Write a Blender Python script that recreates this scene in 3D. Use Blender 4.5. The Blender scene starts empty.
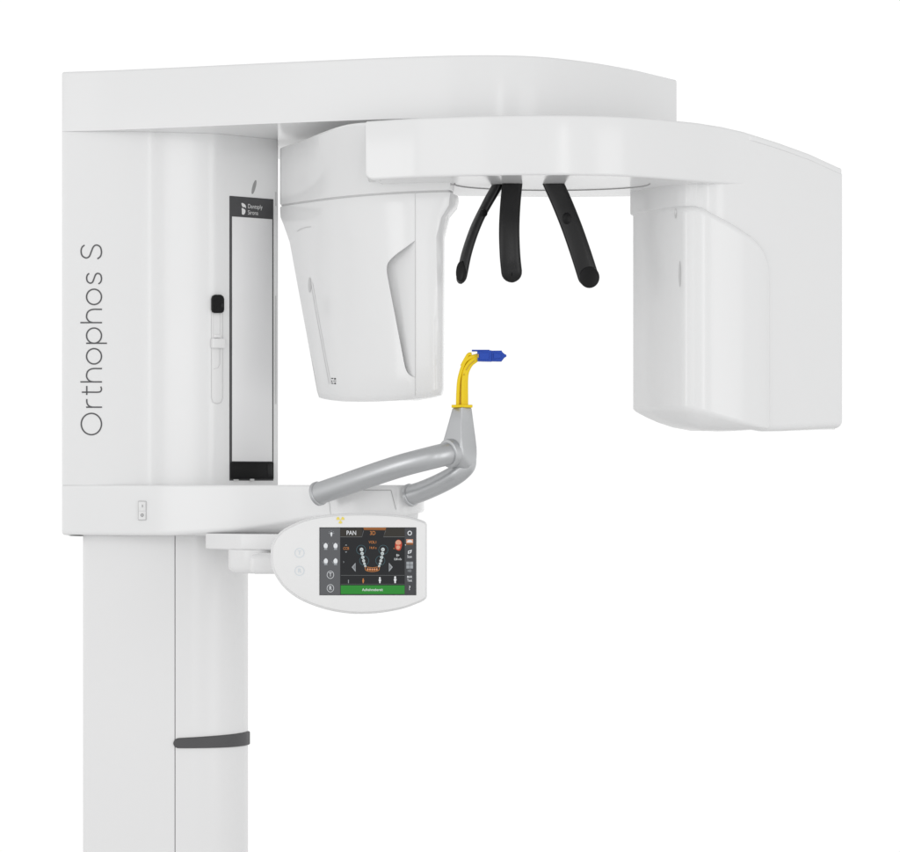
import bpy, bmesh, math, random
from mathutils.bvhtree import BVHTree
from mathutils import Vector, Matrix
C = bpy.context.scene
COL = C.collection
D, S, ZC, HOR = 4.5, 0.0016, 1.45, 485.0        # camera distance, metres per unit at Y=0, eye height

def P(px, py, Y):
    f = (D + Y) / D
    return Vector(((px - 450) * S * f, Y, ZC + (HOR - py) * S * f))
def X(px, Y): return (px - 450) * S * (D + Y) / D
def Zp(py, Y): return ZC + (HOR - py) * S * (D + Y) / D

# ------------------------------------------------------------------ materials
def mat(name, col, rough=0.3, metal=0.0, emit=None, es=1.0, coat=0.0, bump=0.0, var=0.0, spec=0.5):
    m = bpy.data.materials.new(name); m.use_nodes = True
    nt = m.node_tree; b = nt.nodes['Principled BSDF']
    b.inputs['Base Color'].default_value = (*col, 1)
    b.inputs['Roughness'].default_value = rough
    b.inputs['Metallic'].default_value = metal
    b.inputs['Coat Weight'].default_value = coat
    b.inputs['Coat Roughness'].default_value = 0.05
    b.inputs['Specular IOR Level'].default_value = spec
    if emit:
        b.inputs['Emission Color'].default_value = (*emit, 1)
        b.inputs['Emission Strength'].default_value = es
    if bump or var:
        tc = nt.nodes.new('ShaderNodeTexCoord')
        n = nt.nodes.new('ShaderNodeTexNoise'); n.inputs['Scale'].default_value = 900; n.inputs['Detail'].default_value = 2
        nt.links.new(tc.outputs['Object'], n.inputs['Vector'])
        if bump:
            bp = nt.nodes.new('ShaderNodeBump'); bp.inputs['Strength'].default_value = bump; bp.inputs['Distance'].default_value = 0.0004
            nt.links.new(n.outputs['Fac'], bp.inputs['Height']); nt.links.new(bp.outputs['Normal'], b.inputs['Normal'])
        if var:
            n2 = nt.nodes.new('ShaderNodeTexNoise'); n2.inputs['Scale'].default_value = 7; n2.inputs['Detail'].default_value = 5
            nt.links.new(tc.outputs['Object'], n2.inputs['Vector'])
            mr = nt.nodes.new('ShaderNodeMapRange'); mr.inputs['To Min'].default_value = rough * (1 - var); mr.inputs['To Max'].default_value = rough * (1 + var)
            nt.links.new(n2.outputs['Fac'], mr.inputs['Value']); nt.links.new(mr.outputs['Result'], b.inputs['Roughness'])
    return m
WHITE = mat('white_lacquer', (.82, .822, .824), .17, var=.25)
WHITE2 = mat('white_plastic', (.82, .82, .822), .24, var=.2)
SATIN = mat('white_satin', (.82, .82, .82), .4, bump=.05)
SEAM = mat('seam_grey', (.30, .30, .30), .6)
SEAML = mat('light_seam_grey', (.60, .60, .60), .5)
GREY = mat('silver_grey_paint', (.53, .54, .55), .33, metal=.75, bump=.04)
GREYD = mat('slot_grey', (.33, .33, .33), .5)
BLACK = mat('black_plastic', (.004, .004, .0045), .3, bump=.05, spec=.38)
BLACKG = mat('black_gloss', (.004, .004, .0045), .3, spec=.2)
BAND = mat('dark_grey_rubber', (.075, .075, .078), .5, bump=.08)
INK = mat('dark_grey_ink', (.085, .085, .09), .5)
HEADER = mat('header_grey', (.055, .055, .058), .35)
MIRROR = mat('mirror_glass', (.84, .84, .845), .6, metal=.5)
LOGO = mat('logo_white', (.75, .75, .75), .5)
YELLOW = mat('yellow_plastic', (.86, .62, .006), .36, spec=.35, bump=.03)
YELLOWD = mat('ochre_plastic', (.62, .40, .01), .4)
BLUE = mat('blue_plastic', (.010, .062, .43), .38, spec=.35, bump=.03)
SYMBOL = mat('pale_yellow_print', (.86, .70, .13), .5)
PALEBLUE = mat('pale_blue_print', (.66, .73, .78), .5)
FLOORM = mat('white_floor', (.8, .8, .8), .5, bump=.1)
def scr(name, c, es=1.0): return mat('screen_' + name, (0.004, .004, .004), .25, emit=c, es=es, spec=.25)
SC = {k: scr(k, c) for k, c in dict(
    black=(.012, .013, .015), side=(.105, .108, .115), rail=(.055, .057, .062), white=(.72, .74, .76), mid=(.32, .34, .36),
    line=(.16, .165, .17), orange=(.55, .20, .05), brown=(.24, .085, .02), green=(.022, .24, .028), skin=(.66, .33, .22),
    red=(.50, .06, .03), tooth=(.56, .62, .62), ring=(.07, .16, .19), tab=(.03, .027, .022)).items()}

# ------------------------------------------------------------------ mesh builder
class MB:
    def __init__(s): s.v = []; s.f = []; s.m = []; s.mats = []
    def mi(s, m):
        if m not in s.mats: s.mats.append(m)
        return s.mats.index(m)
    def add(s, vs, fs, m):
        o = len(s.v); k = s.mi(m)
        s.v += [Vector(v) for v in vs]
        for f in fs: s.f.append([i + o for i in f]); s.m.append(k)
    def loft(s, rings, m, caps=(True, True), closed=True):
        n = len(rings[0]); vs = [v for r in rings for v in r]; fs = []
        for a in range(len(rings) - 1):
            for i in range(n if closed else n - 1):
                j = (i + 1) % n
                fs.append([a * n + i, a * n + j, (a + 1) * n + j, (a + 1) * n + i])
        if closed and caps[0]: fs.append(list(range(n))[::-1])
        if closed and caps[1]: fs.append([(len(rings) - 1) * n + i for i in range(n)])
        s.add(vs, fs, m)
    def poly(s, pts, m): s.add(pts, [list(range(len(pts)))], m)
    def box(s, c, size, m, rot=None, r=0.0, seg=3):
        bm = bmesh.new(); bmesh.ops.create_cube(bm, size=1)
        for v in bm.verts: v.co = Vector((v.co.x * size[0], v.co.y * size[1], v.co.z * size[2]))
        if r: bmesh.ops.bevel(bm, geom=list(bm.edges), offset=r, segments=seg, affect='EDGES', profile=.5)
        M = Matrix.Translation(c) @ (rot or Matrix()).to_4x4()
        bm.verts.index_update()
        s.add([M @ v.co for v in bm.verts], [[v.index for v in f.verts] for f in bm.faces], m); bm.free()
    def build(s, name, parent=None, recalc=True, smooth=True, ang=38):
        me = bpy.data.meshes.new(name)
        lo = Vector([min(v[i] for v in s.v) for i in range(3)]); hi = Vector([max(v[i] for v in s.v) for i in range(3)])
        org = (lo + hi) / 2
        me.from_pydata([v - org for v in s.v], [], s.f)
        for m in s.mats: me.materials.append(m)
        for p, k in zip(me.polygons, s.m): p.material_index = k
        if recalc:
            bm = bmesh.new(); bm.from_mesh(me); bmesh.ops.recalc_face_normals(bm, faces=bm.faces); bm.to_mesh(me); bm.free()
        if smooth:
            me.shade_smooth(); me.set_sharp_from_angle(angle=math.radians(ang))
        o = bpy.data.objects.new(name, me); COL.objects.link(o)
        place(o, org, parent); return o
WORLD = {}
def place(o, org, parent):
    WORLD[o] = Vector(org)
    if parent: o.parent = parent; o.location = Vector(org) - WORLD[parent]
    else: o.location = org
def thing(name, label, cat, loc):
    o = bpy.data.objects.new(name, None); COL.objects.link(o); place(o, Vector(loc), None)
    o.empty_display_size = .05; o['label'] = label; o['category'] = cat; return o

# ------------------------------------------------------------------ curves
def cr(pts, n=8, closed=False):
    pts = [Vector(p) for p in pts]; out = []; N = len(pts)
    rng = range(N) if closed else range(N - 1)
    for i in rng:
        if closed: a, b, c, d = pts[i - 1], pts[i], pts[(i + 1) % N], pts[(i + 2) % N]
        else:
            b, c = pts[i], pts[i + 1]
            a = pts[i - 1] if i else b * 2 - c
            d = pts[i + 2] if i + 2 < N else c * 2 - b
        for k in range(n):
            t = k / n
            out.append(.5 * ((2 * b) + (c - a) * t + (2 * a - 5 * b + 4 * c - d) * t * t + (3 * b - a - 3 * c + d) * t ** 3))
    if not closed: out.append(pts[-1])
    return out
def rpoly(pts, seg=6):                      # pts: (x, y, r): closed polygon with rounded corners
    out = []; N = len(pts)
    for i in range(N):
        p = Vector(pts[i][:2]); r = pts[i][2] if len(pts[i]) > 2 else 0
        if r <= 0: out.append(p); continue
        a = Vector(pts[i - 1][:2]) - p; b = Vector(pts[(i + 1) % N][:2]) - p
        la, lb = a.length, b.length; a.normalize(); b.normalize()
        th = a.angle(b); t = min(r / math.tan(th / 2), la * .49, lb * .49)
        p0, p1 = p + a * t, p + b * t
        for k in range(seg + 1):
            u = k / seg; out.append((1 - u) ** 2 * p0 + 2 * u * (1 - u) * p + u * u * p1)
    return out
def area2(c): return sum(c[i].x * c[(i + 1) % len(c)].y - c[(i + 1) % len(c)].x * c[i].y for i in range(len(c)))
def normals2(c):                            # outward vertex normals of a closed contour
    n = len(c); sgn = 1 if area2(c) > 0 else -1; out = []
    for i in range(n):
        e0 = c[i] - c[i - 1]; e1 = c[(i + 1) % n] - c[i]
        if e0.length < 1e-7: e0 = e1
        if e1.length < 1e-7: e1 = e0
        a = Vector((e0.y, -e0.x)).normalized() * sgn; b = Vector((e1.y, -e1.x)).normalized() * sgn
        s = a + b
        s = s.normalized() / max(.55, math.cos(a.angle(b) / 2)) if s.length > 1e-6 else a
        out.append(s)
    return out
def prism(mb, c, zt, zb, m, rt=0.0, rb=0.0, seg=5, flat=None):      # vertical-walled solid with rounded top and bottom edges
    nn = normals2(c); ft = zt if callable(zt) else (lambda p: zt); fb = zb if callable(zb) else (lambda p: zb)
    rings = []
    if flat is not None:                      # level underside a little inside the edge
        cc = sum(c, Vector((0, 0))) / len(c); rings.append([Vector((*p.lerp(cc, .07), flat)) for p in c])
    def ring(inset, z): return [Vector((*(p - n * inset), z(p))) for p, n in zip(c, nn)]
    for k in range(seg if rb else 0):
        a = k / seg * math.pi / 2; rings.append(ring(rb * (1 - math.sin(a)), lambda p, a=a: fb(p) + rb * (1 - math.cos(a))))
    rings.append(ring(0, lambda p: fb(p) + rb))
    rings.append(ring(0, lambda p: ft(p) - rt))
    for k in range(1, seg + 1 if rt else 0):
        a = k / seg * math.pi / 2; rings.append(ring(rt * (1 - math.cos(a)), lambda p, a=a: ft(p) - rt * (1 - math.sin(a))))
    mb.loft(rings, m)
def contour(front, back, n=8):               # front: (px, Y) spline; back: (px, Y, r) corners
    f = [Vector((X(p.x, p.y), p.y)) for p in cr([Vector((a, b)) for a, b in front], n)]
    pts = [(v.x, v.y, 0) for v in f] + [(X(b[0], b[1]), b[1], b[2]) for b in back]
    return pts
def rc(front, back, n=8, r0=0, r1=0):
    pts = contour(front, back, n)
    nf = len(pts) - len(back)
    pts[0] = (*pts[0][:2], r0); pts[nf - 1] = (*pts[nf - 1][:2], r1)
    return rpoly(pts)
def interp(tab, x):
    if x <= tab[0][0]: return tab[0][1]
    for (a, b), (c, d) in zip(tab, tab[1:]):
        if x <= c: return b + (d - b) * (x - a) / (c - a)
    return tab[-1][1]
def pxof(p): return 450 + p.x / S * D / (D + p.y)
def sweep(mb, path, rad, m, up=(0, 0, 1), n=20, caps=True, power=2.0):
    # rad: function t -> (half width along side, half thickness along up)
    path = [Vector(p) for p in path]; rings = []; N = len(path)
    for i, p in enumerate(path):
        t = (path[min(i + 1, N - 1)] - path[max(i - 1, 0)]).normalized()
        side = t.cross(Vector(up)).normalized(); u = side.cross(t).normalized()
        w, h = rad(i / (N - 1)); r = []
        for k in range(n):
            a = 2 * math.pi * k / n; ca, sa = math.cos(a), math.sin(a)
            r.append(p + side * w * math.copysign(abs(ca) ** (2 / power), ca) + u * h * math.copysign(abs(sa) ** (2 / power), sa))
        rings.append(r)
    mb.loft(rings, m, caps=(caps, caps))
def ribbon(mb, pts, w, m, fn, closed=False):  # flat stroke in a 2D frame mapped by fn(u, v)
    pts = [Vector(p) for p in pts]; N = len(pts); L = []; R = []
    for i in range(N):
        a = pts[i - 1] if (closed or i) else pts[i]; b = pts[(i + 1) % N] if (closed or i < N - 1) else pts[i]
        t = (b - a).normalized(); nn = Vector((-t.y, t.x)) * w / 2
        L.append(pts[i] + nn); R.append(pts[i] - nn)
    vs = [fn(p.x, p.y) for p in L] + [fn(p.x, p.y) for p in R]
    fs = [[i, (i + 1) % N, N + (i + 1) % N, N + i] for i in range(N if closed else N - 1)]
    mb.add(vs, fs, m)
def circ(cx, cy, rx, ry=None, n=28, a0=0, a1=360):
    ry = rx if ry is None else ry; full = abs(a1 - a0) >= 360
    k = n if full else n + 1
    return [(cx + rx * math.cos(math.radians(a0 + (a1 - a0) * i / n)), cy + ry * math.sin(math.radians(a0 + (a1 - a0) * i / n))) for i in range(k)]
def text(mb, s, fn, u, v, size, m, align='CENTER', sx=1.0, thin=0.0):
    cu = bpy.data.curves.new('t', 'FONT'); cu.body = s; cu.align_x = align; cu.align_y = 'CENTER'; cu.size = 1; cu.offset = thin
    o = bpy.data.objects.new('t', cu); COL.objects.link(o)
    bpy.context.view_layer.update()
    me = bpy.data.meshes.new_from_object(o.evaluated_get(bpy.context.evaluated_depsgraph_get()))
    mb.add([fn(u + q.co.x * size * sx, v + q.co.y * size) for q in me.vertices], [list(p.vertices) for p in me.polygons], m)
    bpy.data.objects.remove(o); bpy.data.curves.remove(cu); bpy.data.meshes.remove(me)
def cut(o, mb):                              # carve a shape out of a finished part, leaving no helper behind
    k = mb.build('cutter'); md = o.modifiers.new('b', 'BOOLEAN'); md.object = k; md.solver = 'EXACT'
    bpy.context.view_layer.update()
    me = bpy.data.meshes.new_from_object(o.evaluated_get(bpy.context.evaluated_depsgraph_get()))
    o.modifiers.clear(); old = o.data; o.data = me; me.name = old.name
    bpy.data.objects.remove(k); me.shade_smooth(); me.set_sharp_from_angle(angle=math.radians(32))

def skin(o):                                 # returns a function that lays a point on the part's visible skin
    bm = bmesh.new(); bm.from_mesh(o.data); bmesh.ops.triangulate(bm, faces=bm.faces); t = BVHTree.FromBMesh(bm); bm.free(); w0 = WORLD[o]; eye = Vector((0, -D, ZC))
    def fn(u, v, off=.0007):
        d = (P(u, v, 0) - eye).normalized(); h = t.ray_cast(eye - w0, d)
        return h[0] + w0 - d * off if h[0] else P(u, v, -.1)
    return fn
# ------------------------------------------------------------------ the machine
root = thing('dental_xray_machine', 'large white panoramic dental X-ray machine on a column with overhead rotating arm and touch screen',
             'X-ray machine', (X(165, .16), .16, 0))

# column, seen below the carriage
COLF = [(175.25, .028), (195, .031), (215, .040), (232, .056), (243, .078), (248, .10)]
mb = MB(); prism(mb, rc([(83, .03), (130, .028), (174.75, .027)], [(174.75, .30, 0), (83, .30, .004)], r0=.006, r1=.0015), ZC - .05, 0.02, WHITE2)
column = mb.build('column', root)
mb = MB(); prism(mb, rc(COLF, [(246, .30, 0), (175.25, .30, 0)], r0=.0015, r1=.004), ZC - .05, 0.02, WHITE2)
mb.build('column_cover', root)
mb = MB(); prism(mb, rpoly([(X(173.5, .1), .045, 0), (X(176.5, .1), .045, 0), (X(176.5, .1), .28, 0), (X(173.5, .1), .28, 0)]), ZC - .06, .03, SEAM)
mb.build('column_seam', root)
mb = MB(); prism(mb, rpoly([(X(60, .0), -.03, .03), (X(290, .0), -.03, .03), (X(290, .36), .36, .03), (X(60, .36), .36, .03)]), .02, 0, WHITE2, rt=.006)
mb.build('base_plate', root)
# dark band round the column cover
f = [Vector((X(a, b), b)) for a, b in [(v.x, v.y) for v in cr([Vector(q) for q in COLF], 10)]]
nn = []
for i in range(len(f)):
    t = (f[min(i + 1, len(f) - 1)] - f[max(i - 1, 0)]).normalized(); nn.append(Vector((t.y, -t.x)))
f = [f[0] + Vector((.0005 * k - .003, 0)) for k in range(6)] + f; nn = [nn[0]] * 6 + nn
mb = MB(); rings = []; x0 = f[0].x
for p, q in zip(f, nn):
    d = p.x - x0; k = math.sqrt(max(.03, 1 - max(0, 1 - d / .0085) ** 2))
    zt = ZC - .4075 + .0055 * d / .12; zb = ZC - .4235 - .001 * d / .12; zm = (zt + zb) / 2; h = (zt - zb) / 2 * k
    r = [(-.012, h), (.0015, h), (.0035, h - .0015 * k), (.0035, -h + .0015 * k), (.0015, -h), (-.012, -h)]
    rings.append([Vector((*(p + q * a), zm + b)) for a, b in r])
mb.loft(rings, BAND)
mb.build('grip_band', root)

# carriage body
CAR = [(62, 0), (95, 0), (125, .001), (148, .005), (166, .0115), (200, .0215), (213, .0275), (222, .0365), (230, .0465), (251, .0727), (278, .1062)]
mb = MB(); prism(mb, rc(CAR, [(274, .30, .01), (62, .32, .004)], r0=.004, r1=.003), ZC + .5654, ZC - .0002, WHITE)
carriage = mb.build('carriage', root)
_cs = [(v.x, v.y) for v in cr([Vector(q) for q in CAR], 12)]
def carY(px): return interp(_cs, px)
def carN(px):
    a, b = Vector((X(px - 1, carY(px - 1)), carY(px - 1))), Vector((X(px + 1, carY(px + 1)), carY(px + 1)))
    t = (b - a).normalized(); return Vector((t.y, -t.x, 0))
def onCar(px, py, off=.0006): return P(px, py, carY(px)) + carN(px) * off
def carRot(px): n = carN(px); return Matrix.Rotation(math.atan2(n.x, -n.y), 3, 'Z')

# lettering on the carriage
def LT(u, v): return onCar(102 - v, 435.6 - u)
W = 1.38
Sc = [(.96, .83), (.80, .955), (.52, 1), (.22, .94), (.07, .76), (.17, .60), (.5, .50), (.85, .39), (.96, .235), (.82, .06), (.48, 0), (.18, .05), (0, .2)]
mb = MB(); rb = lambda pts, closed=False: ribbon(mb, pts, W, INK, LT, closed)
def ell(u0, u1, v0, v1): return circ((u0 + u1) / 2, (v0 + v1) / 2, (u1 - u0) / 2 - W / 2, (v1 - v0) / 2 - W / 2, 40)
rb(ell(.2, 22.9, -.2, 21.4), True)
rb([(28.4, 0), (28.4, 15.8)]); rb(cr([(28.4, 9.5), (29.4, 12.6), (31.6, 14.6), (34.2, 15.2), (36.5, 15.2)], 5))
rb(cr([(43.4, 20.2), (43.4, 12), (43.4, 4), (44.2, 1.4), (46.4, .5), (49, 1.2)], 5)); rb([(40.6, 15.2), (49.6, 15.2)])
for u in (53.7, 112.9):
    rb([(u, 0), (u, 21.6)]); rb(cr([(u, 9), (u + 1, 12.4), (u + 3.6, 14.8), (u + 6.8, 15.4), (u + 10.4, 14.3), (u + 12.6, 11.5), (u + 13.3, 8), (u + 13.3, 4), (u + 13.3, 0)], 4))
rb(ell(70.9, 87.6, -.2, 16.1), True); rb(ell(130.3, 147, -.2, 16.1), True); rb(ell(91.6, 108.2, -.2, 16.1), True)
rb([(92.3, -5), (92.3, 15.8)])
rb(cr([(151.6 + a * 11, .5 + b * 14.8) for a, b in Sc], 5)); mb.build('lettering', carriage, recalc=False, smooth=False); mb = MB()
rb(cr([(176.6 + a * 14.4, .5 + b * 20.4) for a, b in Sc], 6))
mb.build('lettering', carriage, recalc=False, smooth=False)

# mirror panel, parallel to the carriage's slanted face
R = carRot(251)
def MP(px, py, off): return onCar(px, py, off)
def slab(mb, px0, px1, py0, py1, off, m, dz=.004):
    # upright slab on the slanted face: heights taken at its middle, so top and bottom are level
    pm = (px0 + px1) / 2; y = carY(pm)
    a, b = onCar(px0, py0, 0), onCar(px1, py0, 0)
    zt, zb = Zp(py0, y), Zp(py1, y); n = carN(251)
    c = (Vector((a.x, a.y, 0)) + Vector((b.x, b.y, 0))) / 2 + n * (off - dz / 2); c.z = (zt + zb) / 2
    mb.box(c, ((Vector((b.x - a.x, b.y - a.y))).length, dz, zt - zb), m, rot=R, r=.0006, seg=2)
mb = MB(); slab(mb, 229.4, 273.2, 197.6, 480.6, .0010, HEADER, .004); mp = mb.build('mirror_panel', root)
mb = MB(); slab(mb, 231.6, 271.8, 218, 461.5, .0018, MIRROR, .0014); mb.build('mirror_glass', mp)
mb = MB(); slab(mb, 230.2, 272.6, 462.2, 479, .0035, BLACKG, .004); slab(mb, 266, 271, 464, 476, .0042, BLACK, .003)
slab(mb, 233, 238, 479.2, 481, .0025, SEAML, .003); slab(mb, 249, 253, 478.8, 481, .0042, SEAML, .003); mb.build('mirror_foot', mp)
mb = MB()
def HD(u, v): return onCar(239 + u, 208.5 + .07 * u - v, .0016)
mb.poly([HD(u, v) for u, v in cr([(2.0, 5.4), (4.0, 5.2), (6.0, 3.4), (6.4, .5), (5.2, 1.4), (3.2, 1.6), (2.2, 3.2)], 4, True)], LOGO)
mb.poly([HD(u, v) for u, v in cr([(2.2, .4), (4.0, .0), (5.8, -1.4), (5.6, -4.2), (4.2, -6), (2.4, -5.6), (2.3, -2.5)], 4, True)], LOGO)
text(mb, 'Dentsply', HD, 8.2, 2.6, 6.2, LOGO, 'LEFT', .66, -.004); text(mb, 'Sirona', HD, 8.2, -3.6, 6.2, LOGO, 'LEFT', .66, -.004)
mb.build('emblem', mp, recalc=False, smooth=False)
# leaf-shaped opening, thin side slot
mb = MB(); mb.loft([[onCar(253.9 + 1.7 * q + 1.6 * t, 187.2 - 7.0 * q, o) for q, t in [(math.sin(a), math.cos(a)) for a in [k * math.pi / 9 for k in range(18)]]] for o in (-.003, .0007)], GREYD)
mb.build('light_opening', carriage)
for a_, b_ in ((296, 404), (192, 206)):
    mb = MB(); mb.loft([[onCar(u, v, o) for u, v in ((274.9, a_), (276.3, a_), (276.3, b_), (274.9, b_))] for o in (-.002, .0004)], SEAML); mb.build('side_slot', carriage, smooth=False)
# slider in its slot
R2 = carRot(216.5)
def cbox(mb, px0, px1, py0, py1, off, dz, m, r=.001, seg=3):
    pm = (px0 + px1) / 2; y = carY(pm); c = onCar(pm, (py0 + py1) / 2, off - dz / 2)
    mb.box(c, ((px1 - px0) * S * 1.02 / max(.6, carRot(pm)[0][0]), dz, (py1 - py0) * S), m, rot=carRot(pm), r=r, seg=seg)
def stad(px0, px1, py0, py1, off, n=10):
    r = (px1 - px0) / 2; cx = (px0 + px1) / 2
    return [onCar(cx + r * math.cos(a), py0 + r - r * math.sin(a) * .9, off) for a in [math.pi * k / n for k in range(n + 1)]] + \
           [onCar(cx - r * math.cos(a), py1 - r + r * math.sin(a) * .9, off) for a in [math.pi * k / n for k in range(n + 1)]]
mb = MB(); mb.loft([stad(211.2, 222.4, 295, 403.6, -.002), stad(211.2, 222.4, 295, 403.6, .0006), stad(212.0, 221.6, 296, 402.9, .0009)], SATIN)
ribbon(mb, [(v[0], v[1]) for v in [(211.3, 310), (211.3, 398), (213, 402.6), (216.8, 403.9), (220.6, 402.6), (222.3, 398), (222.3, 310)]], .45, SEAML, lambda u, v: onCar(u, v, .0011))
mb.poly([onCar(u, v, .0013) for u, v in [(213, 312), (219.3, 312), (219.3, 336), (213, 336)]], SATIN)
ribbon(mb, [(219.5, 312), (219.5, 364), (217.5, 368), (213.2, 369)], .4, SEAML, lambda u, v: onCar(u, v, .0012))
slot = mb.build('slider_slot', root)
HP = [(211.1, 299), (211.9, 296.2), (214, 294.9), (219, 294.9), (221.4, 296.6), (222.3, 299), (222.3, 310.2), (221.6, 312.2), (219.6, 313.2), (213.6, 313.2), (211.7, 312.2), (211.1, 310.2)]
mb = MB(); mb.loft([[onCar(216.7 + (u - 216.7) * k, 304 + (v - 304) * k, o) for u, v in HP] for k, o in ((1, 0), (1, .006), (.9, .0075))], BLACKG)
mb.box(onCar(219.5, 305.5, .0078), (.004, .002, .006), BLACK, rot=R2, r=.0006); mb.build('laser_head', slot)
mb = MB(); cbox(mb, 211, 223, 338.5, 348.5, .0085, .008, SATIN, r=.002)
cbox(mb, 213.5, 219.5, 334.5, 338, .004, .004, SATIN, r=.001); mb.build('slider_knob', slot)

# overhead arm
ARM = [(62, 0), (110, -.018), (180, -.052), (250, -.088), (320, -.122), (400, -.157), (470, -.176), (530, -.167), (580, -.119), (630, -.032), (676.6, .088)]
mb = MB(); prism(mb, rc(ARM, [(672, .34, .03), (500, .42, .05), (62, .34, .004)], r0=.004, r1=.004), ZC + .661, ZC + .5655, WHITE, rt=.004, rb=.0)
arm = mb.build('overhead_arm', root)
mb = MB(); sh = [Vector(q) for q in circ(X(520, 0), .02, .11, n=48)]
prism(mb, sh, ZC + .5655, ZC + .54, SEAM); mb.build('pivot_shaft', root)

# lower arm
LOW = [(62, 0), (110, -.006), (170, -.03), (230, -.075), (290, -.13), (350, -.18), (385, -.197), (405, -.196), (415, -.184), (421, -.165), (424, -.135)]
lc = rc(LOW, [(420, .0, .03), (330, .14, .05), (279, .32, .0), (62, .33, .004)], r0=.004)
nl = normals2(lc)
def zA(p):
    px = pxof(p); py = interp([(62, 533.5), (170, 534), (230, 530), (275, 523.5), (310, 518), (370, 514), (405, 515), (424, 511)], px)
    return Zp(py, p.y) if p.y < .0 else Zp(533.5, 0) if px < 230 else Zp(520, 0)
def zB(p): return zA(p) if p.y > .02 else min(zA(p), Zp(interp([(62, 535.5), (275, 535.5), (310, 531), (350, 518), (424, 508)], pxof(p)), p.y))
rings = [[Vector((*(p - n * i), z(p) + dz)) for p, n in zip(lc, nl)] for i, z, dz in
         [(.034, zB, -.0012), (.028, zB, 0), (.003, zA, -.002), (.0008, zA, .0), (0, zA, .002), (0, zA, .005), (0, lambda p: ZC, -.005), (0, lambda p: ZC, -.0022), (.0007, lambda p: ZC, -.0008), (.0022, lambda p: ZC, 0), (.006, lambda p: ZC, 0)]]
mb = MB(); mb.loft(rings, WHITE); low = mb.build('lower_arm', root)
_lw = [(v.x, v.y) for v in cr([Vector(q) for q in LOW], 12)]
def onLow(px, py, off=.0006):
    return P(px, py, interp(_lw, px)) + Vector((.3, -1, 0)).normalized() * off
LS = skin(low)
for pts_, w_, m_ in (([(352 + 2 * k, 490.1) for k in range(20)] + [(391, 490.2), (392, 494), (393.2, 499), (394.6, 504.5), (396, 509.5)], .45, GREYD), ([(329, 500), (329.5, 505), (330, 510), (331, 516)], .4, SEAML)):
    mb = MB(); ribbon(mb, pts_, w_, m_, LS); mb.build('cover_seam', low, recalc=False, smooth=False)
# rocker switch
mb = MB(); y = interp(_lw, 142.5)
mb.box(P(142.4, 510.5, y) + Vector((0, -.0002, 0)), (.0135, .005, .031), SEAML, r=.0012); sw = mb.build('power_switch', root)
mb = MB(); mb.box(P(142.4, 506.2, y) + Vector((0, -.002, 0)), (.0112, .005, .0148), SATIN, rot=Matrix.Rotation(.12, 3, 'X'), r=.0008)
mb.box(P(142.4, 515.4, y) + Vector((0, -.0015, 0)), (.0112, .005, .0138), SATIN, rot=Matrix.Rotation(-.16, 3, 'X'), r=.0008)
fn = lambda u, v: P(142.4 + u, 510.5 - v, y - .0052)
ribbon(mb, [(0, 3.2), (0, 5.8)], .5, INK, fn); ribbon(mb, circ(-.3, -4.6, 1.15, 1.25), .5, INK, fn, True); mb.build('rocker', sw, recalc=False)
# bracket under the arm that carries the display
mb = MB(); prism(mb, rpoly([(X(207, -.02), -.05, .02), (X(240, -.1), -.13, .03), (X(290, -.13), -.16, .02), (X(300, -.02), -.02, .02), (X(207, .02), .03, .02)]), Zp(533.2, -.05), Zp(549.5, -.1), WHITE2, rt=.001, rb=.003)
mb.build('mounting_plate', root)
mb = MB(); prism(mb, [Vector(q) for q in circ(X(262, -.1), -.085, .054, .055, 40)], Zp(549.4, -.1), Zp(573, -.1), WHITE2, rb=.012)
mb.box(P(285, 563, -.19), (.10, .12, .03), WHITE2, r=.008)
mb.box(P(269.5, 561, -.150), (.0012, .012, .014), SEAML, r=.0004, seg=1); mb.build('swivel_joint', root)

# ------------------------------------------------------------------ rotor: cover, tube side and sensor side
ZT, ZB = ZC + .5525, ZC + .463
BANDF = [(365.5, -.2280), (380, -.2385), (404, -.2570), (430, -.2725), (490, -.293), (550, -.300), (600, -.292), (640, -.270), (680, -.230), (716, -.1850), (740, -.1619), (770, -.1376), (800, -.1095), (832, -.0745)]
def topz(p):
    return ZC + interp([(640, .5525), (700, .5525), (722, .5505), (745, .545), (780, .5315), (810, .518), (840, .500)], pxof(p))
mb = MB(); bc = rc(BANDF, [(832, -.04, 0), (700, .0, .03), (560, .03, 0), (420, .0, .03), (370, -.1, .01)], r0=.008)
prism(mb, bc, lambda p: topz(p) - (.0004 if pxof(p) > 745 else 0), lambda p: ZB + (.011 * (1 - math.sqrt(max(0, 1 - max(0, 1 - (pxof(p) - 365.4) / 7.5) ** 2))) if p.y < -.17 and pxof(p) < 376 else 0), WHITE, rt=.004, rb=.004, flat=ZB)
ring = mb.build('rotor_cover', root)
mb = MB(); sweep(mb, [Vector((a, b, ZB - .0002)) for a, b in circ(X(552, -.172), -.172, .150, .090, 60, -4, 184)], lambda t: (.0011, .0010), GREYD, n=8)
mb.build('disc_seam', ring)

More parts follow.
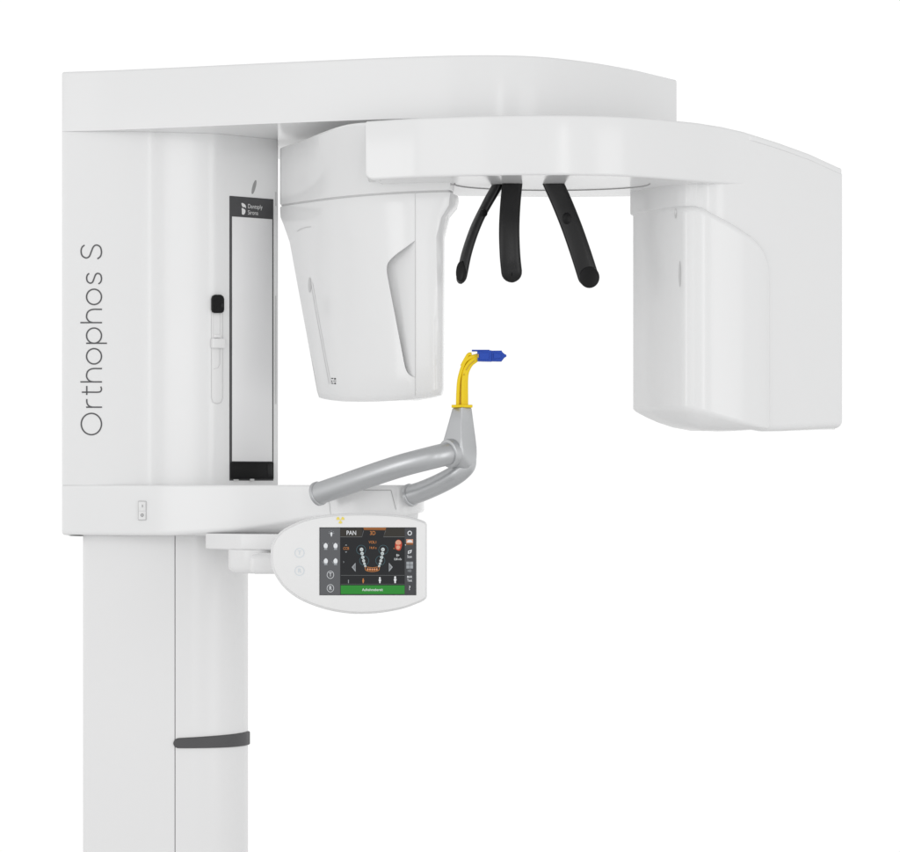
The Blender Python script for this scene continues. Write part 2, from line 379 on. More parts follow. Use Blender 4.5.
# tube side: upper piece
TOPC = cr([(280, .09), (300, .0), (320, -.105), (340, -.188), (357, -.221), (372, -.228), (400, -.228), (430, -.218), (452, -.20)], 6)
SEAMC = cr([(280, 205.2, .09), (300, 202.2, .02), (330, 198.2, -.07), (362, 195, -.135), (400, 192.3, -.175), (436, 190.8, -.19), (450, 190.6, -.19)], 6)
def resamp(pts, n):
    pts = [Vector(p) for p in pts]; L = [0]
    for a, b in zip(pts, pts[1:]): L.append(L[-1] + (b - a).length)
    out = []
    for k in range(n):
        d = L[-1] * k / (n - 1); i = 0
        while i < len(L) - 2 and L[i + 1] < d: i += 1
        out.append(pts[i].lerp(pts[i + 1], (d - L[i]) / max(1e-9, L[i + 1] - L[i])))
    return out
N = 44
def pathX(pts): return resamp([P(*q) for q in pts], N)
t3 = resamp([Vector((X(p.x, p.y), p.y, ZT - .0015)) for p in TOPC], N)
s3 = pathX(SEAMC)
def closeback(front, dz=0):                   # adds a plain back to a front strip
    a, b = front[0], front[-1]
    bk = [Vector((b.x + .006, b.y + .03, b.z)), Vector((b.x + .0, .10, b.z)), Vector((a.x + .18, .19, (a.z + b.z) / 2)), Vector((a.x + .02, .2, a.z)), Vector((a.x + .001, a.y + .05, a.z))]
    return front + bk
def inset(ringv, d, dz):
    c = [Vector((v.x, v.y)) for v in ringv]; nn = normals2(c)
    return [Vector((v.x - n.x * d, v.y - n.y * d, v.z + dz)) for v, n in zip(ringv, nn)]
mid = [a.lerp(b, .5) for a, b in zip(t3, s3)]
a, m_, b = closeback(t3), closeback(mid), closeback(s3)
mb = MB(); mb.loft([inset(b, .003, 0), inset(b, .0006, .0012), inset(b, 0, .003), m_, inset(a, 0, -.004), inset(a, .0012, -.0012), inset(a, .004, 0)], WHITE)
shoulder = mb.build('rotor_shoulder', root)
mb = MB(); mb.loft([inset(b, .0035, -.006), inset(b, .003, .003)], SEAML); mb.build('shoulder_seam', shoulder)
# tube head below it
h0 = pathX([(q[0], q[1] + 1.15, q[2]) for q in [(v.x, v.y, v.z) for v in SEAMC]] + [(456, 194.5, -.175), (458.5, 196, -.15)])
h1 = pathX(cr([(280.5, 217, .09), (300, 216, .02), (330, 214, -.07), (362, 211, -.135), (400, 208, -.175), (436, 206, -.19), (452, 205.5, -.185), (456.5, 206, -.15)], 6))
h2 = pathX(cr([(284, 226, .07), (303, 226, .01), (331, 225, -.07), (362, 223, -.132), (400, 220, -.172), (430, 218, -.187), (443, 217.5, -.183), (449, 215, -.15)], 6))
h3 = pathX(cr([(289.6, 242, .055), (307, 242, .0), (333, 241, -.068), (362, 240, -.130), (398, 238, -.170), (430, 237, -.186), (441.5, 237, -.18), (443.8, 236, -.155)], 6))
h4 = pathX(cr([(317, 391, -.01), (325, 393, -.04), (343, 395, -.085), (368, 395, -.128), (400, 393.5, -.166), (430, 390.5, -.184), (441.5, 389, -.178), (443.2, 388, -.155)], 6))
h5 = pathX(cr([(319, 397.5, -.008), (327, 399.5, -.036), (344, 401, -.08), (368, 401, -.122), (400, 399.5, -.160), (429, 396.5, -.178), (440, 395, -.173), (441.5, 394, -.152)], 6))
def hb(front):
    a, b = front[0], front[-1]
    bk = [Vector((b.x + .001, b.y + .05, b.z)), Vector((b.x - .01, b.y + .16, b.z)), Vector((a.x + .16, a.y + .16, b.z)), Vector((a.x + .05, a.y + .13, a.z)), Vector((a.x + .006, a.y + .05, a.z))]
    return front + bk
H = [hb(h) for h in (h0, h1, h2, h3, h4, h5)]
def blend(A, B, k): return [a.lerp(b, t) for t in [i / k for i in range(1, k)] for a, b in [(0, 0)]] if False else [[p.lerp(q, i / k) for p, q in zip(A, B)] for i in range(1, k)]
rings = [inset(H[0], .003, 0), inset(H[0], .0008, -.0006), inset(H[0], 0, -.003), H[1], H[2], H[3]] + blend(H[3], H[4], 6) + [H[4], [p.lerp(q, .6) for p, q in zip(inset(H[4], 0, 0), H[5])], H[5], inset(H[5], .006, -.001)]
mb = MB(); mb.loft(rings, WHITE); head = mb.build('tube_head', root)
def onHead(px, py, off=.0008):                # point on the tube head's front skin
    t = min(1, max(0, (py - 240) / 152))
    ta = [(289.6, .055), (307, 0), (333, -.068), (362, -.130), (398, -.170), (430, -.186), (443, -.18)]
    tb = [(317, -.01), (325, -.04), (343, -.085), (368, -.128), (400, -.166), (430, -.184), (443, -.178)]
    fa = [(v.x, v.y) for v in cr([Vector(q) for q in ta], 6)]; fb = [(v.x, v.y) for v in cr([Vector(q) for q in tb], 6)]
    Y = interp(fa, px) * (1 - t) + interp(fb, px) * t
    return P(px, py, Y) + Vector((-.45, -.9, 0)) * off
# scooped grip recess
out = [(415, 240.5), (405, 247), (396, 253.5), (390.5, 258.5), (387.2, 263), (386.2, 268), (386.8, 275), (391, 297), (396, 323), (401, 349), (404, 364), (406, 370.5), (409.5, 375), (415, 377.5)]
oc = resamp(cr([(a, b, 0) for a, b in out], 5), 60)
HS = skin(head); fl = []; fo = []
for p in oc:
    fo.append(HS(p.x, p.y, .02)); k = min(1, max(0, (415 - p.x) / 11))
    fl.append(HS(p.x + .6 * k, p.y, 0) + Vector((0, .0003 + .017 * k ** .8, 0)))
mb = MB(); mb.loft([fo, fl], WHITE)
cut(head, mb); HS = skin(head)
mb = MB(); ribbon(mb, [(415.2, 193.5 + 2.5 * k) for k in range(82)], .42, SEAML, HS); mb.build('head_seam', head, recalc=False, smooth=False)
mb = MB(); mb.poly([HS(a, b, .0012) for a, b in circ(309.6, 285, 1.5, 7.5)], SEAML); mb.build('side_vent', head, recalc=False, smooth=False)
for w_, dx in ((.42, 0), (.32, 1.9)):
    mb = MB(); ribbon(mb, cr([(310.5 + dx, 282), (314 + dx, 302), (319 + dx, 330), (324.5 + dx, 360), (329 + dx, 384)], 10), w_, SEAML, HS); mb.build('side_groove', head, recalc=False, smooth=False)
mb = MB(); bf = lambda a, b, c, d: mb.poly([HS(a, b), HS(c, b), HS(c, d), HS(a, d)], INK)
for a, b, c, d in [(331.2, 378, 333.2, 379), (334, 378, 335.8, 379.6), (331.4, 380.4, 332.2, 382.2), (333.2, 380.6, 335.9, 381.3), (331.4, 383, 333.4, 383.8), (334.2, 382.6, 335.8, 384.2)]: bf(a, b, c, d)
mb.build('type_mark', head, recalc=False, smooth=False)
mb = MB(); ribbon(mb, cr([(297, 231.5), (301, 229), (306, 227.4), (311, 226.8)], 5), .8, SEAML, HS); mb.build('corner_notch', head, recalc=False, smooth=False)

# sensor side
mb = MB(); PANF = [(680, -.145), (685, -.158), (692, -.1685), (701, -.1743), (710, -.1755), (722, -.1727), (740, -.1612), (770, -.1393), (800, -.1122), (842.3, -.070)]
pbz = lambda p: Zp(interp([(680, 421), (722, 424), (745, 428.5), (764, 431.6), (785, 431.2), (838, 427.6)], pxof(p)), -.12)
pc = rc(PANF, [(839.5, .02, .01), (700, -.0, .02)], r1=.010)
prism(mb, pc, lambda p: topz(p) - .0101, pbz, WHITE, rt=.0006, rb=.012)
panel = mb.build('sensor_panel', root)
mb = MB(); pc2 = rc([(738, -.14), (746, -.1552), (770, -.1390), (800, -.1115), (841.6, -.0698)], [(838, .02, .01), (740, -.0, .02)], r1=.006)
prism(mb, pc2, lambda p: topz(p) - .0004, lambda p: topz(p) - .0100, WHITE, rt=.004, rb=.0003); mb.build('panel_trim', panel)
mb = MB()
prism(mb, rc([(630, -.045), (648, -.100), (668, -.1425), (684, -.1655), (692, -.1712), (700, -.1722), (710, -.167)], [(710, -.03, .0), (634, .0, .01)], r0=.01), ZB + .008, Zp(213, -.08), WHITE, rb=.003); mb.build('sensor_collar', panel)
BLK = [(633, -.05), (648, -.098), (666, -.142), (681, -.171), (690, -.1805), (700, -.184), (715, -.182), (740, -.1705), (752, -.1632), (760, -.1570), (765.5, -.1505), (769, -.1435), (771, -.135)]
bk = rc(BLK, [(769, -.06, .0), (690, -.02, .03), (636, -.005, .01)], r0=.008); nb = normals2(bk)
def bt(p): return Zp(interp([(630, 205), (690, 205.5), (702, 207), (730, 221), (752, 235), (760, 242.5), (764.5, 249), (767.5, 257), (769, 266), (772, 300)], pxof(p)), p.y) if p.y < -.045 else Zp(220, -.05)
def bb(p): return Zp(interp([(630, 410.5), (660, 409), (686, 408.5), (700, 411), (730, 419.5), (765, 428.5)], pxof(p)), p.y) if p.y < -.04 else Zp(411, -.03)
def bi(p): return Zp(interp([(640, 422), (690, 431), (770, 432)], pxof(p)), -.13)
rg = lambda i, z, dz: [Vector((*(p - n * i), z(p) + dz)) for p, n in zip(bk, nb)]
cb = sum(bk, Vector((0, 0))) / len(bk); zc = Zp(431.5, -.13)
def bul(k):                                   # the underside swells gently downwards
    return [Vector((*(p.lerp(cb, k)), (bb(p) + .0004) * (1 - k) ** 2 + zc * (1 - (1 - k) ** 2))) for p in bk]
rings = [bul(.8), bul(.55), bul(.35), bul(.2), bul(.1), bul(.04), rg(.0008, bb, .0012), rg(0, bb, .003), rg(0, bb, .006), rg(0, bt, -.012), rg(0, bt, -.009), rg(.0008, bt, -.006), rg(.0028, bt, -.003), rg(.006, bt, -.001), rg(.010, bt, 0), rg(.018, bt, .0005)]
mb = MB(); mb.loft(rings, WHITE); blk = mb.build('sensor_housing', root)
BS = skin(blk)
for cx, cy, a_, b_ in ((679.8, 274, 1.1, 13), (675.5, 213.5, 1.2, 5)):
    mb = MB(); mb.poly([BS(a, b) for a, b in circ(cx, cy, a_, b_)], SEAML); mb.build('light_slot', blk, recalc=False, smooth=False)

# ------------------------------------------------------------------ temple supports
def rod(path, w, th, up, pad=None, knob=None):
    pts = cr([P(*q) for q in path], 8); n = len(pts)
    L = sum((a - b).length for a, b in zip(pts, pts[1:]))
    # denser rounded tip
    tip = pts[-1]; d = (pts[-1] - pts[-2]).normalized()
    pts = pts + [tip + d * (w * math.sin(a)) for a in (.3, .6, .9, 1.2, 1.4, 1.52)]
    hs = [1] * n + [math.cos(a) for a in (.3, .6, .9, 1.2, 1.4, 1.52)]
    mb = MB(); M = len(pts)
    sweep(mb, pts, lambda t: (w * (.96 + .04 * t) * hs[round(t * (M - 1))], th * max(.35, hs[round(t * (M - 1))])), BLACK, up=up, n=28, power=3.2)
    o = mb.build('temple_support', root)
    if pad:
        (c, nrm, rx, rz) = pad; nrm = Vector(nrm).normalized(); a = nrm.cross(Vector((0, 0, 1))).normalized(); b = a.cross(nrm)
        mb = MB(); rr = lambda k, h: [c + a * rx * k * math.cos(t) + b * rz * k * math.sin(t) + nrm * h for t in [i * math.pi / 14 for i in range(28)]]
        mb.loft([rr(1, -.004), rr(1, .001), rr(.93, .0025), rr(.6, .0034)], BLACKG); mb.build('pad', o)
    if knob:
        (c, nrm, rx, rz) = knob; nrm = Vector(nrm).normalized(); a = nrm.cross(Vector((0, 0, 1))).normalized(); b = a.cross(nrm)
        mb = MB(); rr = lambda k, h: [c + a * rx * k * math.cos(t) + b * rz * k * math.sin(t) + nrm * h for t in [i * math.pi / 14 for i in range(28)]]
        mb.loft([rr(1, -.002), rr(1, .0012), rr(.8, .0022)], BLACKG); mb.build('knob', o)
    return o
px1 = rod([(503.5, 175, -.158), (498.5, 184, -.160), (487, 204, -.163), (476, 226, -.172), (467, 252, -.180), (461.8, 276, -.182)], .0125, .0058, (-.92, -.40, 0), pad=(P(461.0, 271.5, -.189), (-.62, -.78, .1), .0085, .0165), knob=(P(484, 213, -.178), (.6, -.8, 0), .006, .006))
rod([(513.3, 174, -.175), (512.3, 184, -.176), (510.3, 205, -.182), (509.2, 230, -.19), (510, 255, -.192), (511.6, 272, -.188)], .0162, .007, (0.05, -1, 0), pad=(P(512, 274.5, -.1935), (0, -1, 0), .0005, .003))
rod([(548.5, 172, -.172), (553.5, 184, -.174), (562, 203, -.176), (572, 228, -.182), (581, 254, -.186), (588, 276, -.186)], .0162, .007, (-.1, -1, 0), pad=(P(589.3, 277.2, -.193), (-.1, -1, .05), .0155, .0165), knob=(P(566.8, 218.5, -.1865), (-.1, -1, 0), .007, .009))

# ------------------------------------------------------------------ hand grips and bite holder hub
def tube(name, path, r0, r1, parent):
    pts = cr([P(*q) for q in path], 8); mb = MB(); sweep(mb, pts, lambda t: (r0 + (r1 - r0) * t,) * 2, GREY, n=32)
    o = mb.build(name, parent); return o, pts
def flange(pts, i0, i1, r, parent, name='flange', w=.004):
    d = (pts[i1] - pts[i0]).normalized(); mb = MB(); p = pts[i0]
    q = [p - d * .0015, p - d * .0012, p + d * w * .8, p + d * w]; rr = [r * .93, r, r, r * .93]
    sweep(mb, q, lambda t: (rr[round(t * 3)],) * 2, GREY, n=36); mb.build(name, parent)
HY = -.280
g1, p1 = tube('hand_grip', [(318, 493.8, -.193), (336, 487.6, -.216), (365, 477.5, -.250), (400, 466.0, -.284), (428, 458.6, -.302), (446, 454.2, -.297), (459, 451.5, -.279)], .0172, .0172, root)
flange(p1, 0, 1, .0188, g1)
ic = min(range(len(p1)), key=lambda k: abs(pxof(p1[k]) - 450))
dc = (p1[ic + 1] - p1[ic - 1]).normalized()
mb = MB(); sweep(mb, [p1[ic] + dc * k for k in (-.004, -.0032, .0, .008, .012)], lambda t: ([.0195, .0212, .0218, .0212, .017][round(t * 4)],) * 2, GREY, n=36); mb.build('collar', g1)
g2, p2 = tube('hand_grip', [(410, 495.3, -.203), (424, 490.5, -.220), (442, 482.5, -.250), (457, 474, -.272), (465.5, 466, HY + .002), (467, 459, HY + .006)], .0158, .0145, root)
flange(p2, 0, 1, .0178, g2)
def dia(pl, pf, pr, py, dyf=.016, dyb=.018, rf=.002, rs=.006):
    f = P(pf, py, HY - dyf); l = P(pl, py, HY + .001); r = P(pr, py, HY + .003); b = Vector((f.x, HY + dyb, f.z))
    return [Vector((*v, f.z)) for v in rpoly([(l.x, l.y, rs), (f.x, f.y, rf), (r.x, r.y, rs), (b.x, b.y, rs)], 6)]
mb = MB()
mb.loft([dia(452.5, 462, 472, 407.6), dia(451.2, 461.4, 473.2, 408.4), dia(447.2, 461.4, 474.8, 422, .020, .022), dia(442.4, 461.6, 476.8, 438, .026, .026), dia(439.4, 461.8, 478, 447, .029, .028, .004, .007), dia(438.6, 462, 478.8, 453, .030, .028, .009, .010), dia(439.2, 462.3, 479.2, 457.5, .030, .028, .014, .013), dia(441.5, 463.2, 479, 461.5, .028, .026, .016, .015), dia(445.5, 464.5, 478, 465, .024, .023, .016, .015), dia(450.5, 466, 475.8, 468, .018, .018, .014, .012), dia(456, 467, 473, 470, .011, .011, .009, .008)], GREY)
mb.build('grip_hub', root, ang=75)

# ------------------------------------------------------------------ display
DY = -.345
OUT = cr([(270.6, 556), (271.6, 545), (279, 533), (291, 525), (309, 518), (333, 514.3), (360, 513.3), (388, 514), (408, 516.3), (421, 519.8)], 6)[:-1] + \
      [Vector(q) for q in [(421, 519.8), (424.5, 521.2), (426.2, 522.6), (427, 524.5), (427, 560), (427, 596), (426.3, 598.4), (424.5, 600)]] + \
      cr([(421, 602), (405, 608), (386, 612), (366, 613.8), (345, 613), (322, 608.3), (300, 599.5), (284, 587.5), (274, 573), (271, 563)], 6)
oc2 = [Vector((p.x, -p.y)) for p in OUT]; on = normals2(oc2)
def dring(ins, Y, dx=0): return [P(p.x - n.x * ins + dx, -(p.y - n.y * ins), Y) for p, n in zip(oc2, on)]
mb = MB(); mb.loft([dring(8, DY + .03), dring(1.5, DY + .024), dring(.2, DY + .016), dring(0, DY + .012), dring(.15, DY + .008), dring(.9, DY + .005)], WHITE2)
cp = mb.build('control_panel', root)
mb = MB(); mb.loft([dring(1.4, DY + .006, .4), dring(1.4, DY + .0035, .4), dring(2.2, DY + .001, .4), dring(4.2, DY, .4)], SATIN); mb.build('front_plate', cp)
mb = MB(); fn = lambda u, v: P(u, v, DY - .0005)
for k in range(3):
    a0 = 30 + 120 * k; cx, cy = 340.4, 519.8
    mb.poly([fn(cx + r * math.cos(math.radians(a)) * 1.1, cy - r * math.sin(math.radians(a))) for r, a in [(1.1, a0 - 30), (3.7, a0 - 30), (3.9, a0), (3.7, a0 + 30), (1.1, a0 + 30)]], SYMBOL)
mb.poly([fn(a, b) for a, b in circ(cx, cy, .6)], SYMBOL); mb.build('radiation_symbol', cp, recalc=False, smooth=False)
for py, ch in ((552.8, 'T'), (570.8, 'R')):
    mb = MB(); ribbon(mb, circ(299.5, py, 4.6), .5, PALEBLUE, fn, True); text(mb, ch, lambda u, v: fn(299.5 + u, py - v), 0, 0, 6, PALEBLUE); mb.build('touch_button', cp, recalc=False, smooth=False)

# screen picture; coordinates are tenths of a screen cell measured on the display
mb = MB()
def q(u, v): return 310 + u / 7.2, 515 + v / 7.2
LV = [0]
def sf(lev): return lambda u, v: P(*q(u, v), DY - .0006 - .00018 * lev)
def rect(a, b, c, d, m, lev=1): f_ = sf(lev); mb.poly([f_(a, b), f_(c, b), f_(c, d), f_(a, d)], SC[m])
def pg(pts, m, lev=2): f_ = sf(lev); mb.poly([f_(a, b) for a, b in pts], SC[m])
def ln(pts, w, m, lev=2, closed=False): ribbon(mb, pts, w, SC[m], sf(lev), closed)
def tx(s, u, v, size, m, sx=.9, lev=3): f_ = sf(lev); text(mb, s, lambda a, b: f_(u + a, v - b), 0, 0, size, SC[m], 'CENTER', sx, .006)
rect(68, 89, 765, 577, 'black', 0)
rect(72, 93, 217, 573, 'side'); rect(682, 93, 761, 573, 'rail')
rect(219, 93, 681, 156, 'tab')
pg([(378, 93), (548, 93), (528, 157), (372, 157)], 'black', 2); pg([(385, 93), (548, 93), (543, 110), (388, 108)], 'brown', 3); pg([(385, 93), (548, 93), (547, 97), (386, 97)], 'orange', 4)
ln([(219, 157), (374, 157), (386, 112)], 3, 'line', 4); ln([(545, 112), (528, 157), (681, 157)], 3, 'line', 4)
tx('PAN', 298, 130, 44, 'white', .85, 5); tx('3D', 451, 131, 40, 'orange', .85, 5)
tx('VOL1', 452, 196, 27, 'orange'); tx('14,4 s', 452, 236, 25, 'orange'); tx('CCB', 260, 241, 27, 'orange', .8)
pg([(252, 219), (260, 211), (268, 219)], 'mid'); pg([(252, 263), (260, 271), (268, 263)], 'mid'); ln([(240, 332), (245, 338), (240, 344)], 3, 'mid')
for sx_ in (-1, 1):
    for i, (u, v, r) in enumerate([(77, 248, 13), (73, 277, 12), (68, 304, 11.5), (62, 329, 10.5), (56, 350, 9), (50, 368, 8)]):
        pg(circ(448 + sx_ * u, v, r, r * 1.05, 14), 'tooth', 2); pg(circ(448 + sx_ * u, v + 1, r * .45, r * .4, 10), 'mid', 3)
    ln(circ(448 + sx_ * 80, 250, 33, 33, 30), 2.2, 'ring', 2, True); ln(circ(448 + sx_ * 58, 328, 33, 33, 30), 2.2, 'ring', 2, True)
    pg([(448 + sx_ * 148, 375), (448 + sx_ * 120, 343), (448 + sx_ * 120, 409)], 'mid', 2); pg([(448 + sx_ * 138, 375), (448 + sx_ * 124, 358), (448 + sx_ * 124, 393)], 'line', 3)
ln(cr([(397, 372), (403, 398), (448, 407), (494, 398), (500, 372)], 6), 4, 'orange', 3); ln([(408, 374), (448, 380), (490, 374)], 4, 'orange', 3)
for i in range(5): pg(circ(416 + i * 16.2, 391 + (2 - abs(i - 2)) * 1.0, 7, 8.5, 12), 'orange', 2); pg(circ(416 + i * 16.2, 390, 4.4, 5.5, 10), 'skin', 4)
pg(cr([(618, 190), (636, 177), (655, 186), (662, 208), (658, 235), (646, 255), (622, 250), (612, 228)], 4, True), 'red', 2)
pg(cr([(616, 192), (634, 180), (652, 188), (655, 205), (640, 214), (620, 210)], 4, True), 'skin', 3); pg(cr([(622, 224), (640, 220), (650, 230), (640, 246), (624, 243)], 4, True), 'skin', 3); ln([(600, 243), (606, 236), (609, 247)], 3, 'orange', 3)
tx('8+', 633, 291, 27, 'white', .8); tx('0,08 mSv', 633, 318, 21, 'white', .72)
ln([(222, 434), (680, 434)], 2.2, 'line'); ln([(222, 497), (680, 497)], 1.6, 'line')
for u, h, m in ((277, 24, 'mid'), (383, 34, 'orange'), (503, 44, 'white'), (613, 50, 'white')):
    w_ = h * .11; pg([(u - w_, 490 - h * .62), (u + w_, 490 - h * .62), (u + w_, 490), (u - w_, 490)], m); pg(circ(u, 490 - h * .82, h * .15, h * .18, 12), m)
    if h > 25: pg([(u - h * .2, 490 - h * .62), (u + h * .2, 490 - h * .62), (u + h * .17, 490 - h * .32), (u - h * .17, 490 - h * .32)], m, 3)
rect(221, 506, 681, 569, 'green', 2); tx('Aufnahmebereit', 450, 538, 28, 'white', .82)
# side icons
pg(circ(154, 133, 8, 9), 'white'); pg([(147, 142), (161, 142), (154, 158)], 'white', 3)
for a in (90, 35, 145, 0, 180): ln([(154 + 13 * math.cos(math.radians(a)), 131 - 13 * math.sin(math.radians(a))), (154 + 21 * math.cos(math.radians(a)), 131 - 21 * math.sin(math.radians(a)))], 3, 'mid', 3)
for u, v, k in ((113, 225, 0), (184, 225, 0), (114, 335, 1), (184, 335, 1)):
    pg(cr([(u - 14, v - 10), (u, v - 24), (u + 14, v - 10), (u + 12, v + 8), (u + 4, v + 16), (u - 6, v + 14), (u - 13, v + 6)], 4, True), 'white'); pg([(u - 8, v + 12), (u + 8, v + 12), (u + 12, v + 25), (u - 12, v + 25)], 'mid', 3)
    if not k: ln([(u - 16, v - 18), (u - 21, v - 24)], 2.6, 'mid'); ln([(u + 16, v - 18), (u + 21, v - 24)], 2.6, 'mid')
    else: ln(circ(u - 2, v - 8, 24, 24, 10, 100, 165), 2.4, 'mid')
for v, ch in ((430, 'T'), (527, 'R')): ln(circ(147, v, 24, 27, 30), 3, 'white', 2, True); tx(ch, 147, v, 42, 'white', .8)
ln(circ(718, 130, 13, 14), 6, 'white', 2, True); rect(693, 174, 742, 203, 'skin', 2); pg([(697, 196), (704, 182), (718, 178), (732, 182), (739, 196)], 'white', 3); rect(693, 203, 742, 215, 'brown', 2); pg([(683, 215), (690, 210), (690, 220)], 'white', 2)
pg([(706, 258), (734, 250), (728, 272), (704, 280)], 'white', 2); pg([(712, 262), (726, 258), (722, 268), (711, 273)], 'rail', 3); tx('Scan', 717, 300, 26, 'white', .72)
rect(694, 336, 742, 385, 'mid', 2); ln([(694, 360), (742, 360)], 3, 'rail', 3); ln([(718, 336), (718, 385)], 3, 'rail', 3); tx('HD', 717, 402, 24, 'mid', .8)
tx('MAR', 717, 446, 24, 'white', .75); tx('Test', 717, 471, 26, 'white', .75); tx('?', 717, 526, 44, 'white', .9)
mb.build('screen', cp, recalc=False, smooth=False)

# ------------------------------------------------------------------ bite block: a loose insert standing in the hub
bite = thing('bite_block', 'yellow bite block holder with blue bite piece standing in the grey grip hub', 'bite block', P(462, 407.6, HY))
mb = MB(); mb.box(P(462, 406.3, HY), (.0315, .024, .0042), YELLOW, r=.001, seg=2)
w = .0048
def bar(path, w0, w1, t0, m):
    sweep(mb, cr([P(*v) for v in path], 7), lambda t: (w0 + (w1 - w0) * t, t0), m, up=(0, -1, 0), n=16, power=4)
bar([(464.6, 405.5, HY), (464.6, 392, HY), (464.8, 380, HY), (466, 371.5, HY), (470, 364, HY), (475.5, 359.6, HY), (480, 356.8, HY)], .0056, .0044, .0062, YELLOW)
bar([(457.6, 405.5, HY + .001), (458.0, 392, HY + .001), (459.0, 380, HY + .001), (461.5, 370, HY + .001), (464.5, 362.5, HY + .001), (468.5, 358.6, HY + .001), (473, 356.6, HY + .001), (479.5, 355, HY + .001)], .0027, .0028, .0058, YELLOW)
bar([(460.2, 404.8, HY + .002), (460.4, 390, HY + .002), (461.2, 378, HY + .002), (464, 368, HY + .002), (470, 361, HY + .002)], .003, .003, .003, YELLOWD)
bar([(465.6, 404.8, HY - .0055), (465.6, 390, HY - .0055), (465.8, 380, HY - .0055)], .0009, .0009, .0014, YELLOW)
bar([(466, 370.2, HY - .0056), (469.4, 365, HY - .0056), (474.5, 360.6, HY - .0056)], .0010, .0010, .0012, YELLOWD)
bar([(461.5, 366, HY), (466, 358, HY), (468.6, 354.4, HY), (471.6, 354, HY)], .0022, .0026, .005, YELLOW)
mb.box(P(469.6, 354.6, HY), (.0068, .011, .0034), YELLOW, r=.0008, seg=2)
mb.box(P(463.9, 374.5, HY - .0065), (.0018, .002, .0022), YELLOWD, r=.0004, seg=1)
mb.build('stem', bite)
mb = MB(); yb = HY
def slab2(pts, y0, y1, m, r=.0006):
    c = [Vector((p.x, p.z)) for p in [P(a, b, HY) for a, b in pts]]; nn = normals2(c)
    rg_ = lambda i, Y: [Vector((p.x - n.x * i, Y, p.y - n.y * i)) for p, n in zip(c, nn)]
    mb.loft([rg_(r, y0), rg_(0, y0 + r), rg_(0, y1 - r), rg_(r, y1)], m)
slab2([(477.2, 351.6), (491.5, 350.6), (491.5, 361.7), (477.6, 361.4)], yb - .011, yb + .011, BLUE, .0008)
slab2([(471.8, 350.0), (489.5, 350.0), (489.5, 351.4), (471.8, 351.4)], yb - .009, yb + .009, BLUE, .0004)
slab2([(490.5, 351.8), (492, 350.9), (501.6, 350.8), (502.2, 352.2), (504.4, 354.2), (506.2, 355), (506.4, 356.6), (504.6, 357.6), (502.6, 360), (501.4, 361.6), (491, 361.4)], yb - .009, yb + .010, BLUE, .0012)
slab2([(479.5, 353.4), (489, 352.8), (489, 359.9), (479.5, 360.2)], yb - .0125, yb - .009, BLUE, .0006)
slab2([(493.5, 353), (501, 354.4), (501, 358.2), (493.5, 359.4)], yb - .0108, yb - .0085, BLUE, .0006)
slab2([(477.6, 354.5), (478.6, 354.5), (478.6, 358), (477.6, 358)], yb - .012, yb - .0105, YELLOWD, .0002)
mb.build('bite_piece', bite)

# ------------------------------------------------------------------ floor (below the frame), world, lamps, camera
mb = MB(); mb.poly([Vector(v) for v in ((-2.2, -2.2, 0), (2.2, -2.2, 0), (2.2, 2.2, 0), (-2.2, 2.2, 0))], FLOORM)
fl = mb.build('floor'); fl['kind'] = 'structure'

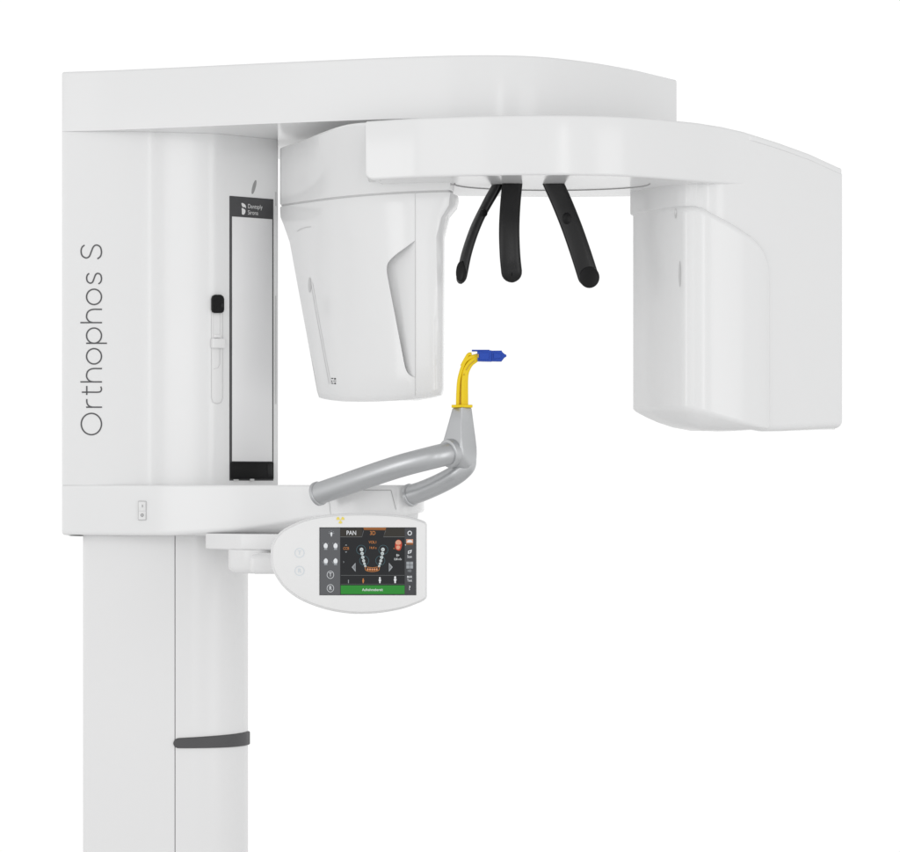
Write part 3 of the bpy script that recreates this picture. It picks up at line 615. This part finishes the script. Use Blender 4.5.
w = bpy.data.worlds.new('World'); C.world = w; w.use_nodes = True; nt = w.node_tree
bg = nt.nodes['Background']
tc = nt.nodes.new('ShaderNodeTexCoord'); sep = nt.nodes.new('ShaderNodeSeparateXYZ'); nt.links.new(tc.outputs['Generated'], sep.inputs[0])
mr = nt.nodes.new('ShaderNodeMapRange'); mr.interpolation_type = 'SMOOTHSTEP'
for k, v in (('From Min', .74), ('From Max', .94), ('To Min', .95), ('To Max', 1.03)): mr.inputs[k].default_value = v
nt.links.new(sep.outputs['Y'], mr.inputs['Value'])
ab = nt.nodes.new('ShaderNodeMath'); ab.operation = 'ABSOLUTE'; nt.links.new(sep.outputs['Z'], ab.inputs[0])
m2 = nt.nodes.new('ShaderNodeMapRange'); m2.interpolation_type = 'SMOOTHSTEP'      # studio: bright walls, dimmer ceiling and floor
for k, v in (('From Min', .08), ('From Max', .8), ('To Min', 1.0), ('To Max', .66)): m2.inputs[k].default_value = v
nt.links.new(ab.outputs[0], m2.inputs['Value'])
mu = nt.nodes.new('ShaderNodeMath'); mu.operation = 'MULTIPLY'; nt.links.new(mr.outputs['Result'], mu.inputs[0]); nt.links.new(m2.outputs['Result'], mu.inputs[1])
nt.links.new(mu.outputs[0], bg.inputs['Strength']); bg.inputs['Color'].default_value = (1, 1, 1, 1)

def lamp(name, loc, target, size, power, sy=None):
    l = bpy.data.lights.new(name, 'AREA'); l.energy = power; l.shape = 'RECTANGLE'; l.size = size; l.size_y = sy or size
    o = bpy.data.objects.new(name, l); COL.objects.link(o); o.location = loc
    o.rotation_euler = (Vector(target) - Vector(loc)).to_track_quat('-Z', 'Y').to_euler(); return o
lamp('soft_area_lamp', (-2.3, -4.3, 2.7), (0, 0, 1.6), 2.0, 9, 2.4)
lamp('soft_area_lamp', (2.6, -3.6, 1.7), (-.1, 0, 1.6), 1.4, 14, 2.4)
lamp('strip_light', (.95, -5.3, 1.9), (0, 0, 1.6), .22, 9, 2.6)
lamp('soft_area_lamp', (-3.0, -2.2, 1.75), (-.2, -.1, 1.75), 1.0, 9, 1.6)  # added low fill from the left, lifts the shade on the rotor shoulder

cam = bpy.data.cameras.new('camera'); co = bpy.data.objects.new('camera', cam); COL.objects.link(co)
co.location = (0, -D, ZC); co.rotation_euler = (math.pi / 2, 0, 0)
cam.sensor_width = 36; cam.lens = 36 * D / (900 * S); cam.shift_y = (HOR - 426) / 900; cam.clip_end = 100; cam.clip_start = .05
C.camera = co
C.view_settings.view_transform = 'Standard'; C.view_settings.look = 'None'; C.view_settings.exposure = 0; C.view_settings.gamma = 1
